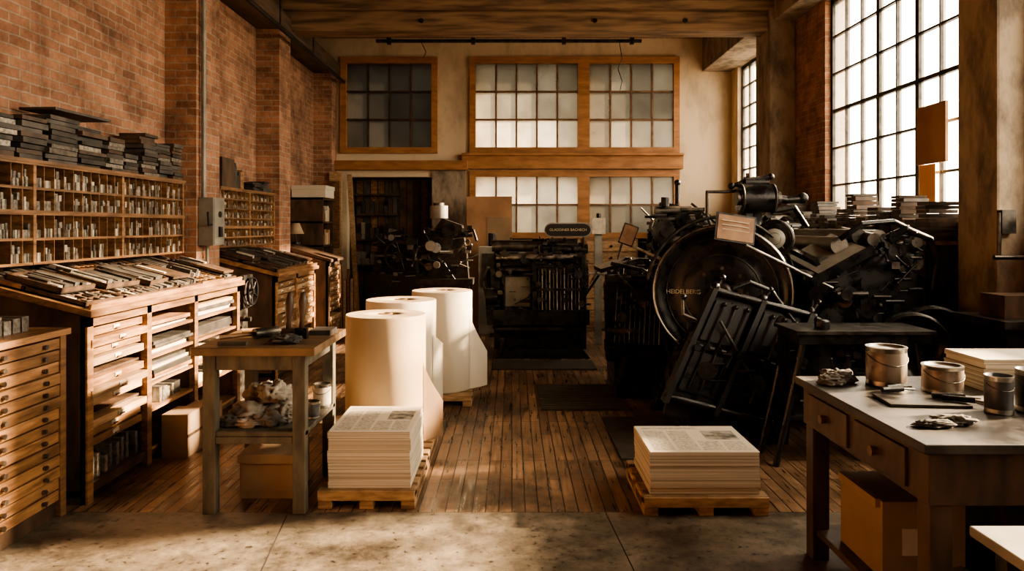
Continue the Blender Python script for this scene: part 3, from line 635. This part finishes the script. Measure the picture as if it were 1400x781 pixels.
# ------------------------------------------------------------------ big flywheel press
b=B(); ax=Vector((-.30,-.95,.0)).normalized()
b.box(1.3,2.25,6.35,7.7,0,.18,IRON)
prof=[(1.22,0),(2.3,0),(2.2,.35),(2.25,.8),(2.3,1.2),(2.2,1.42),(1.75,1.5),(1.4,1.34),(1.28,.9),(1.38,.4)]
b.prism(prof,'y',6.35,6.47,IRON); b.prism(prof,'y',7.5,7.62,IRON); b.box(1.45,2.15,6.47,7.5,.18,1.25,IRON)
c=Vector((1.72,6.0,1.06))
b.lathe(c,ax,[(0,.02),(.10,.02),(.11,.035),(.30,.03),(.32,.015),(.49,.015),(.51,.045),(.555,.045),(.56,.03),(.56,-.05),(.5,-.06),(0,-.06)],IRON,72)
b.torus(c+ax*.045,ax,.545,.008,STEEL,72); b.torus(c+ax*.02,ax,.44,.004,IRON2,64); b.torus(c+ax*.03,ax,.31,.006,IRON2,64)
b.cyl(c+ax*.08,c-ax*.5,.06,STEELD); b.lathe(c+ax*.02,ax,[(.09,0),(.09,.05),(.06,.07),(0,.07)],IRON2,24)
for i in range(8):
    t=2*math.pi*i/8; a=ax.orthogonal().normalized(); d=ax.cross(a); e=c+(a*math.cos(t)+d*math.sin(t))*.2; b.cyl(e+ax*.03,e+ax*.05,.014,STEELD,n=8)
arc=[c-ax*.02+Vector((math.cos(t)*.62,0,math.sin(t)*.62)) for t in [math.radians(20+150*i/20) for i in range(21)]]
b.tube(arc,.014,IRON2,8)
b.lathe((2.08,6.35,1.42),(0,0,1),[(.0,0),(.2,0),(.2,.05),(.13,.1),(.09,.16),(.09,.3),(.13,.34),(.15,.42),(.13,.5),(.08,.54),(.05,.58),(0,.6)],IRON,32)
b.cyl((1.93,6.25,1.84),(2.24,6.25,1.84),.12,IRON,n=28); b.cyl((1.9,6.2,1.84),(2.27,6.2,1.84),.06,STEELD)
for x in (1.95,2.22): b.torus((x,6.25,1.84),(1,0,0),.12,.012,IRON2,28)
b.tube([(2.2,6.3,1.86),(2.36,6.3,1.83),(2.48,6.3,1.84)],.035,IRON); b.sph((2.5,6.3,1.845),.05,IRON)
b.tube([(2.05,6.3,1.92),(1.85,6.3,1.9),(1.68,6.3,1.9),(1.68,6.3,1.7),(1.75,6.3,1.5)],.014,IRON2)
b.tube([(1.9,6.3,1.95),(2.02,6.3,2.0),(2.22,6.3,2.03)],.018,IRON); b.sph((1.89,6.3,1.95),.03,IRON); b.sph((2.23,6.3,2.03),.03,IRON)
b.cyl((2.0,6.3,1.98),(2.2,6.3,1.98),.05,IRON); b.cyl((2.04,6.3,1.9),(2.04,6.3,2.06),.025,STEELD)
b.bits(1.95,2.25,6.15,6.35,1.6,1.95,30,(IRON,IRON,IRON2,STEELD),.035,91)
h=Vector((2.17,6.05,1.5)); b.lathe(h,ax,[(.0,.04),(.05,.045),(.06,.02),(.11,.02),(.12,.04),(.155,.04),(.16,0),(.155,-.03),(0,-.03)],IRON,40); b.torus(h+ax*.03,ax,.135,.01,IRON2,40); b.lathe(h+ax*.03,ax,[(0,.02),(.07,.012),(.085,0)],GREYM,24); b.cyl(h,h-ax*.3,.03,IRON)
b.cyl((1.28,6.5,1.62),(1.62,6.5,1.62),.07,IRON,n=24); b.cyl((1.28,6.55,1.74),(1.6,6.55,1.74),.045,STEELD); b.cyl((1.3,6.5,1.48),(1.7,6.5,1.48),.06,STEELD)
b.prism([(1.28,1.35),(1.68,1.35),(1.64,1.6),(1.5,1.8),(1.34,1.82),(1.27,1.6)],'y',6.6,6.66,IRON); b.gear((1.33,6.42,1.55),(0,-1,0),.11,.03,IRON2,24); b.gear((1.5,6.42,1.66),(0,-1,0),.07,.03,IRON,18)
b.cyl((1.47,6.5,1.8),(1.47,6.5,1.98),.02,IRON); b.sph((1.47,6.5,1.99),.03,IRON); b.cyl((1.36,6.5,1.78),(1.36,6.5,1.86),.035,IRON)
b.bits(1.25,1.75,6.4,6.7,1.3,1.75,70,(IRON,IRON2,IRON,STEELD),.05,3)
b.bits(1.8,2.3,6.2,6.7,1.25,1.6,80,(IRON,IRON2,IRON,STEELD),.055,4)
T=Matrix.Rotation(.15,3,'Y')@Matrix.Rotation(-.2,3,'X')
b.box(1.63,1.95,5.86,5.875,1.47,1.70,IRON,T=T); b.box(1.645,1.935,5.852,5.862,1.485,1.685,BRASS,T=T); b.cyl((1.8,5.88,1.55),(1.85,6.35,1.4),.015,IRON)
for i in range(4): b.box(1.68,1.9,5.846,5.852,1.53+i*.035,1.537+i*.035,LETTER,T=T)
b.cyl((1.87,5.84,1.45),(2.5,5.7,1.12),.013,STEEL); b.cyl((.95,6.3,1.47),(1.32,6.2,1.30),.012,STEEL); b.cyl((.95,6.3,1.47),(1.0,6.9,1.3),.01,STEEL)
T2=Matrix.Rotation(.35,3,'Y'); b.box(.93,1.06,6.25,6.262,1.44,1.62,IRON,T=T2); b.box(.94,1.05,6.245,6.25,1.45,1.61,BRASS,T=T2)
# front feed / delivery mechanism: black boards between cast arms, with gripper rods, cams and levers
def P(s_,o,dy=0):
    return Vector((1.15+.38*s_+o, 5.34+.14*s_+dy, .36+.76*s_-.26*o))
def slab(s0,s1,o0,o1,d0,d1,m):
    v=[P(a,o,d) for a in (s0,s1) for o in (o0,o1) for d in (d0,d1)]
    b.add(v,[(0,1,3,2),(4,6,7,5),(0,4,5,1),(2,3,7,6),(0,2,6,4),(1,5,7,3)],m)
for o in (-.02,.34,.70):
    slab(-.05,1.02,o-.018,o+.018,-.06,.06,IRONM); b.sph(P(1.03,o),.04,IRON); b.cyl(P(1.0,o),P(1.12,o)+Vector((.03,0,0)),.014,IRON2); b.sph(P(1.12,o)+Vector((.03,0,0)),.024,IRON)
    q=P(.1,o); b.prism([(q.x-.05,q.z-.22),(q.x+.14,q.z-.26),(q.x+.18,q.z+.1),(q.x+.02,q.z+.08)],'y',q.y+.02,q.y+.08,IRONM)
slab(-.02,1.0,-.02,.70,.02,.04,IRONM)
for g in range(2):
    o0=.36*g
    slab(.55,.92,o0+.03,o0+.29,-.01,.02,IRONM); slab(.08,.44,o0+.03,o0+.29,-.01,.02,IRON)
    for k in range(3):
        o=.09+o0+.085*k; b.cyl(P(.12,o,-.03),P(.9,o,-.03),.007,STEELD if k==1 else IRONM,n=8); b.cyl(P(.5,o,-.06),P(.5,o,.0),.022,IRON,n=12); b.sph(P(.9,o,-.03),.018,IRON,n=10)
    b.gear(P(.3,o0+.16,-.045),(-.3,-1,0),.07,.02,IRON,20)
for s_,r,m in ((1.0,.026,IRON),(.0,.032,IRON),(.49,.02,IRONM)): b.cyl(P(s_,-.04,-.015),P(s_,.74,-.015),r,m)
b.tube([P(1.05,.1),P(1.15,.2),P(1.12,.38),P(.9,.62)],.018,IRON); b.tube([P(.7,-.02),P(.72,-.15),P(.85,-.2)],.012,STEELD); b.sph(P(.87,-.2),.025,IRON)
b.tube([P(1.0,.66),P(.98,.78),P(.8,.82)],.02,IRON); slab(.55,.98,.74,.86,.1,.12,IRONM)
b.cyl(P(.75,.1,-.05),P(.2,.6,-.05),.012,IRON2); b.bits(1.3,2.05,5.30,5.36,.3,.75,26,(IRON,IRONM,IRON2),.03,61)
b.box(1.3,2.05,5.6,6.2,.0,.42,IRONM); b.prism([(1.3,.42),(2.05,.42),(2.1,.85),(1.75,.98),(1.5,.8)],'y',5.75,6.2,IRON)
b.cyl((1.35,5.6,.35),(2.1,5.6,.35),.09,IRON2); b.cyl((1.4,5.62,.6),(2.05,5.62,.6),.05,STEELD); b.gear((1.40,5.50,.22),(0,-1,0),.15,.03,IRON,30); b.wheel((1.82,5.42,.19),(0,-1,0),.17,.03,IRON,5)
b.bits(1.3,2.1,5.42,5.7,.08,.9,110,(IRON,IRON2,IRON,IRONM),.05,6)
# left feeder block
for k in range(11):
    e=Vector((.96+.042*k,6.83-.02*k,.52)); a=Vector((1.03+.042*k,7.06-.02*k,1.2)); b.cyl(e,a,.008,STEELD if k%3==0 else IRON2,n=8)
b.prism([(.92,.3),(1.5,.18),(1.5,1.28),(1.1,1.3),(.9,1.05)],'y',7.1,7.2,IRON); b.box(1.0,1.5,7.15,7.7,0,1.15,IRON); b.box(.9,1.5,6.75,7.15,.4,.5,IRON); b.box(.98,1.5,6.8,7.15,0,.12,IRON); b.prism([(1.0,.1),(1.4,.1),(1.3,.42),(1.1,.42)],'y',6.85,7.1,IRON)
b.tube([(.92,6.8,1.26),(1.2,6.75,1.2),(1.45,6.65,1.05)],.02,IRON); b.cyl((.88,6.9,1.1),(1.45,6.9,1.1),.05,IRON2); b.cyl((.9,6.85,.62),(1.45,6.8,.62),.035,STEELD)
b.prism([(.84,1.16),(1.18,1.26),(1.2,1.30),(.84,1.20)],'y',6.9,7.5,IRON2)
b.bits(.95,1.45,6.78,7.1,.45,1.28,100,(IRON,IRON2,STEELD,IRON),.045,8)
press=b.build('flywheel_printing_press')
lettering('HEIDELBERG',press,c+ax*.034+Vector((-.29,.09,0.0)),.05,ax)

# ------------------------------------------------------------------ right press
b=B(); b.box(2.4,3.2,5.9,7.1,0,.2,IRON)
prof=[(2.36,0),(3.3,0),(3.2,.5),(3.3,1.0),(3.28,1.42),(3.0,1.52),(2.7,1.5),(2.45,1.2),(2.38,.8)]
b.prism(prof,'y',5.9,6.0,IRON); b.prism(prof,'y',7.0,7.1,IRON); b.box(2.45,3.2,6.0,7.0,.2,1.25,IRON)
for (x,z,r,m) in ((2.62,1.45,.07,STEELD),(2.78,1.52,.06,IRON2),(2.93,1.50,.075,STEELD),(3.08,1.42,.06,IRON),(2.5,1.3,.06,IRON2),(3.2,1.3,.08,IRON)): b.cyl((x,5.85,z),(x,7.1,z),r,m,n=24)
T=Matrix.Rotation(-.5,3,'Y')@Matrix.Rotation(.25,3,'X'); b.box(2.34,2.76,5.70,6.2,1.37,1.39,GREYM,T=T); b.box(2.32,2.36,5.68,6.22,1.35,1.41,IRON,T=T); b.box(2.30,2.84,5.66,5.69,1.26,1.33,IRON,T=T); b.cyl((2.34,5.75,1.2),(2.34,6.3,1.22),.05,STEELD); b.cyl((2.84,5.74,1.5),(2.84,6.3,1.55),.05,STEELD)
b.gear((2.75,5.83,1.1),(0,-1,0),.2,.04,IRON,36); b.gear((3.02,5.83,1.05),(0,-1,0),.13,.04,IRON,24); b.cyl((2.6,5.84,1.0),(2.6,5.78,1.0),.09,IRON,n=24); b.lathe((2.62,5.78,1.02),(0,-1,0),[(.07,0),(.06,.03),(0,.035)],BRASS,24)
b.prism([(2.40,.75),(3.1,.7),(3.25,1.1),(3.1,1.42),(2.95,1.45),(2.75,1.25),(2.45,1.15)],'y',5.80,5.86,IRON)
b.tube([(2.95,5.8,1.5),(3.1,5.75,1.58),(3.3,5.78,1.5),(3.36,5.79,1.3),(3.33,5.79,1.1)],.03,IRON); b.tube([(2.6,5.8,1.5),(2.75,5.75,1.62),(3.0,5.75,1.64),(3.2,5.78,1.55)],.022,IRON)
b.bits(2.85,3.25,5.74,5.95,1.1,1.55,90,(IRON,IRON,IRON2,STEELD),.04,10); b.bits(2.5,3.1,5.75,5.82,.8,1.2,30,(IRON,IRON,IRON2),.035,15)
w=Vector((-.25,-1,0)).normalized()
for (p,r) in ((Vector((2.95,5.38,.72)),.25),(Vector((3.2,5.56,.74)),.26)):
    b.lathe(p,w,[(0,.02),(.06,.03),(.07,.01),(r*.8,.01),(r*.85,.05),(r,.05),(r,-.05),(0,-.05)],IRON,48); b.torus(p+w*.05,w,r*.93,.008,IRON2,48); b.cyl(p+w*.05,p-w*.5,.04,IRON)
b.box(2.7,3.25,5.6,5.9,0,.5,IRON)
b.bits(2.42,2.8,5.6,5.9,.4,1.1,60,(IRON,IRON2,IRON),.06,14)
b.build('cylinder_printing_press')
b=B(); b.box(1.88,2.8,4.82,5.25,.885,.91,IRON2); b.box(1.9,2.78,4.84,5.23,.82,.885,IRON)
for (xa,xb2) in ((1.95,1.76),(2.7,2.8)):
    for y in (4.88,5.18): b.cyl((xa,y,.85),(xb2,y,0),.022,IRON,n=10)
b.box(1.82,2.78,4.9,5.18,.3,.33,IRON); b.box(1.88,2.3,4.95,5.18,.33,.82,IRON); b.box(2.3,2.7,5.0,5.18,.33,.6,IRON); b.tube([(1.9,4.86,.6),(2.7,4.86,.25)],.014,IRON); b.lathe((2.1,4.95,.911),(0,0,1),[(0,0),(.05,0),(.05,.05),(.03,.06),(0,.06)],IRON,16)
b.bits(1.9,2.65,4.88,4.95,.35,.8,40,(IRON,IRON2,IRON),.04,16)
b.build('press_feed_stand',.003)
b=B(); b.box(3.42,3.74,6.0,9.6,0,1.45,WOODD); b.box(3.39,3.74,5.98,9.62,1.45,1.48,WOOD)
for i in range(9): 
    for j in range(5): b.box(3.405,3.42,6.05+i*.39,6.4+i*.39,.1+j*.27,.33+j*.27,WOOD)
b.build('storage_cabinet')
b=B()
for i in range(16):
    y=6.1+i*.22; pile(b,3.55,y,1.481,R.randint(5,13),.26,.19,h=(.02,.045),mats=(CASE,WOODD,WOODD,CASE,CASE),off=.01)
b.build('type_forme_stack')
b=B(); b.box(XR+.02,XR+.045,6.36,6.82,2.17,2.70,RUST); b.build('window_board')
b=B(); b.box(XR+.045,XR+.05,6.56,6.82,1.72,2.168,ORANGE); b.build('orange_paper_sheet')
b=B(); b.tube([(3.44,5.22,1.38),(3.74,5.22,1.38)],.018,STEELD)
b.tube([(3.49,5.24,1.38),(3.49,5.24,1.7)],.014,STEELD); b.box(3.5,3.6,5.22,5.28,1.55,1.72,IRON2); b.build('wall_conduit')
b=B(); b.box(3.15,3.6,4.65,5.1,0,.95,IRON); b.box(3.1,3.65,4.6,5.15,.95,1.0,IRON2); b.box(3.2,3.5,4.75,5.0,1.001,1.15,WOODD); b.build('tool_cabinet')

# ------------------------------------------------------------------ centre press
b=B(); b.box(-.1,.85,8.95,9.75,0,.16,IRON); b.prism([(-.2,0),(.95,0),(.85,.12),(-.1,.12)],'y',8.85,9.8,IRON)
for x in (-.22,.84):
    b.prism([(8.95,.1),(9.75,.1),(9.7,.6),(9.75,1.2),(9.5,1.38),(9.2,1.4),(9.05,1.2),(8.95,.7)],'x',x,x+.07,IRON)
b.box(-.15,.84,9.2,9.7,.2,1.2,IRON); b.box(-.3,.93,8.78,9.2,.5,.58,IRON); b.box(-.3,.93,8.76,8.8,.42,.6,IRON)
b.box(-.05,.75,8.9,9.2,.14,.42,IRON); b.cyl((-.2,8.85,.36),(.85,8.85,.36),.05,IRON2)
b.cyl((-.25,9.15,1.36),(.35,9.15,1.36),.075,STEELD,n=24); b.cyl((-.2,9.05,1.22),(.85,9.05,1.22),.05,STEEL,n=20); b.cyl((-.2,9.1,1.06),(.85,9.1,1.06),.04,STEELD); b.cyl((.3,9.2,1.32),(.95,9.2,1.32),.06,IRON)
b.box(-.08,.22,8.98,9.0,.62,.98,GREYM); b.box(-.1,.24,9.0,9.02,.6,1.0,IRON)
for i in range(13): x=.28+i*.045; b.cyl((x,8.9,.58),(x,8.93,1.12+.03*math.sin(i*2)),.009,STEEL if i%2==0 else STEELD,n=8)
b.box(.24,.88,8.88,8.95,1.1,1.14,IRON); b.box(.24,.88,8.86,8.92,.82,.85,IRON2); b.box(.25,.3,8.86,8.95,.58,1.15,IRON); b.box(.84,.89,8.86,8.95,.58,1.25,IRON)
b.gear((.93,9.2,.95),(1,0,0),.2,.03,IRON2,30); b.wheel((-.3,9.35,.75),(1,0,0),.34,.04,IRON,6); b.cyl((-.32,8.9,.75),(-.18,8.9,.75),.1,IRON)
b.box(.9,1.28,9.0,9.4,1.0,1.02,STEEL); b.cyl((1.1,9.2,1.0),(.9,9.2,.7),.015,IRON); b.cyl((.95,8.9,.9),(1.05,8.8,1.12),.012,STEEL); b.tube([(-.28,8.9,.6),(-.36,8.85,.95),(-.30,8.85,1.1)],.015,IRON2)
b.bits(-.25,.9,8.82,9.1,.2,1.35,130,(IRON,IRON2,IRON2,STEELD),.04,21)
b.bits(.3,.9,8.9,9.2,1.1,1.45,40,(IRON,IRON2,IRON,STEELD),.04,22)
pts=[]; 
for i in range(32):
    t=2*math.pi*i/32; cx=.2 if math.cos(t)>0 else -.2; pts.append((.69+cx+.09*math.cos(t),1.56+.09*math.sin(t)))
b.prism(pts,'y',9.0,9.03,GREYM); pts2=[((p-.69)*.95+.69,(q-1.56)*.84+1.56) for p,q in pts]; b.prism(pts2,'y',8.992,9.0,BLACK)
b.cyl((.5,9.02,1.3),(.5,9.02,1.5),.012,IRON); b.cyl((.88,9.02,1.3),(.88,9.02,1.5),.012,IRON)
cp=b.build('platen_printing_press'); lettering('GLADDINER BACHECH',cp,(.69,8.989,1.56),.044,(0,-1,0))
b=B(); b.box(-1.35,-.55,10.3,10.9,.78,.86,IRON2); b.box(-1.3,-1.2,10.35,10.85,0,.78,IRON); b.box(-.7,-.6,10.35,10.85,0,.78,IRON); b.box(-1.3,-.6,10.4,10.8,.3,.78,IRON)
b.prism([(-1.2,.86),(-.62,.86),(-.66,1.3),(-.72,1.62),(-1.0,1.72),(-1.16,1.5)],'y',10.45,10.8,IRON2)
b.cyl((-1.05,10.5,1.72),(-1.05,10.5,1.9),.13,GREYM,n=24); b.cyl((-1.05,10.5,1.9),(-1.05,10.5,1.94),.08,STEELD); b.cyl((-.88,10.43,1.55),(-.88,10.3,1.55),.08,IRON2,r1=.11,n=24)
b.cyl((-.88,10.3,1.55),(-.88,10.29,1.55),.1,IRON,n=24); b.wheel((-1.2,10.4,1.2),(0,-1,0),.16,.02,IRON2,5); b.tube([(-.7,10.5,1.5),(-.55,10.4,1.55),(-.5,10.35,1.4)],.02,IRON2)
b.bits(-1.25,-.6,10.32,10.5,.9,1.6,60,(IRON,IRON2,GREYM,STEELD),.05,31); b.build('milling_machine')
b=B(); b.box(-.72,-.0,11.6,11.63,0.0,2.08,RUST); b.box(-.4,-.02,11.59,11.6,1.0,1.75,CARD); b.build('plywood_panel')
b=B(); b.box(-.5,.2,10.9,11.4,0,1.3,GREYM); b.box(-.45,.15,10.88,10.9,.7,1.2,IRON2); b.cyl((-.3,11.1,1.3),(-.3,11.1,1.5),.06,IRON); b.bits(-.45,.15,10.85,10.95,.8,1.4,30,(IRON,IRON2),.05,41); b.build('machine_cabinet')
b=B(); b.box(-2.25,-1.45,11.5,12.1,.0,.85,IRON); b.prism([(-2.15,.85),(-1.5,.85),(-1.55,1.25),(-1.75,1.55),(-2.0,1.5),(-2.12,1.2)],'y',11.6,11.9,IRON2); b.bits(-2.15,-1.5,11.42,11.6,.7,1.5,60,(IRON,IRON2,GREYM),.06,42); b.wheel((-1.75,11.42,1.15),(0,-1,0),.24,.04,IRON2,6); b.cyl((-2.2,11.6,1.35),(-1.5,11.6,1.35),.06,STEELD); b.build('treadle_printing_press')
b=B(); b.box(1.15,2.0,11.6,12.2,0,1.4,WOOD); 
for j in range(7): b.box(1.18,1.97,11.585,11.6,.1+j*.185,.26+j*.185,WOODL); b.cyl((1.57,11.585,.18+j*.185),(1.57,11.56,.18+j*.185),.02,IRON)
b.build('drawer_cabinet',.004)
b=B(); b.box(1.12,1.22,9.9,9.95,0,1.5,GREYM); b.box(1.08,1.26,9.86,9.9,1.5,1.72,TYPEL); b.cyl((1.17,9.88,1.72),(1.17,9.88,1.78),.03,IRON); b.build('gauge_stand')
b=B(); b.box(2.1,3.2,11.4,12.2,0,1.35,IRON2); pile(b,2.6,11.8,1.351,6,.8,.5,h=(.04,.07)); b.build('tool_cabinet')
b=B(); b.box(2.5,3.15,7.75,9.1,0,1.2,IRON); b.prism([(7.7,1.2),(9.1,1.2),(8.9,1.55),(8.3,1.72),(7.8,1.5)],'x',2.55,2.62,IRON); b.prism([(7.7,1.2),(9.1,1.2),(8.9,1.55),(8.3,1.72),(7.8,1.5)],'x',3.08,3.15,IRON)
for (y,z,r) in ((7.8,1.42,.08),(8.1,1.55,.09),(8.45,1.66,.07),(8.8,1.5,.09)): b.cyl((2.5,y,z),(3.18,y,z),r,STEELD if r<.085 else IRON,n=24)
b.tube([(2.55,7.7,1.5),(2.7,7.65,1.75),(2.95,7.65,1.8),(3.1,7.7,1.6)],.03,IRON); b.wheel((2.48,8.3,1.1),(1,0,0),.35,.05,IRON,6)
b.bits(2.5,3.05,7.65,8.2,.9,1.7,90,(IRON,IRON2,IRON,STEELD),.055,51); b.build('idle_printing_press')

# ------------------------------------------------------------------ light
w=bpy.data.worlds.new('World'); bpy.context.scene.world=w; w.use_nodes=True; nt=w.node_tree; N=nt.nodes; L=nt.links; bg=N['Background']
tc=N.new('ShaderNodeTexCoord'); sp=N.new('ShaderNodeSeparateXYZ'); L.new(tc.outputs['Generated'],sp.inputs[0])
rp=N.new('ShaderNodeValToRGB'); e=rp.color_ramp.elements; e[0].position=.44; e[0].color=(.24,.195,.14,1); e[1].position=.53; e[1].color=(1.0,.87,.675,1)
mr=N.new('ShaderNodeMapRange'); mr.inputs['From Min'].default_value=-1; mr.inputs['From Max'].default_value=1; L.new(sp.outputs[2],mr.inputs['Value']); L.new(mr.outputs[0],rp.inputs['Fac']); L.new(rp.outputs[0],bg.inputs['Color']); bg.inputs['Strength'].default_value=14.5
sd=bpy.data.lights.new('sun','SUN'); sd.energy=78; sd.color=(1,.735,.46); sd.angle=math.radians(3); so=bpy.data.objects.new('sun',sd); bpy.context.scene.collection.objects.link(so)
el=math.radians(23); az=math.radians(14); D=Vector((math.cos(el)*math.cos(az),math.cos(el)*math.sin(az),math.sin(el)))
so.rotation_euler=D.to_track_quat('Z','Y').to_euler(); so.location=(8,8,5)
for i,(a,c_,z0,z1) in enumerate(WIN):
    ld=bpy.data.lights.new('window_portal','AREA'); ld.shape='RECTANGLE'; ld.size=z1-z0; ld.size_y=c_-a; ld.cycles.is_portal=True
    o=bpy.data.objects.new('window_portal',ld); o.location=(XR+.2,(a+c_)/2,(z0+z1)/2); o.rotation_euler=(0,math.radians(90),0); bpy.context.scene.collection.objects.link(o)
bpy.context.scene.view_settings.look='AgX - Medium High Contrast'
# ------------------------------------------------------------------ camera
cd=bpy.data.cameras.new('camera'); cd.sensor_width=36; cd.lens=25.71; cd.shift_y=-.0575; cd.clip_start=.05
co=bpy.data.objects.new('camera',cd); co.location=(0,0,1.6); co.rotation_euler=(math.radians(90),0,0); bpy.context.scene.collection.objects.link(co); bpy.context.scene.camera=co
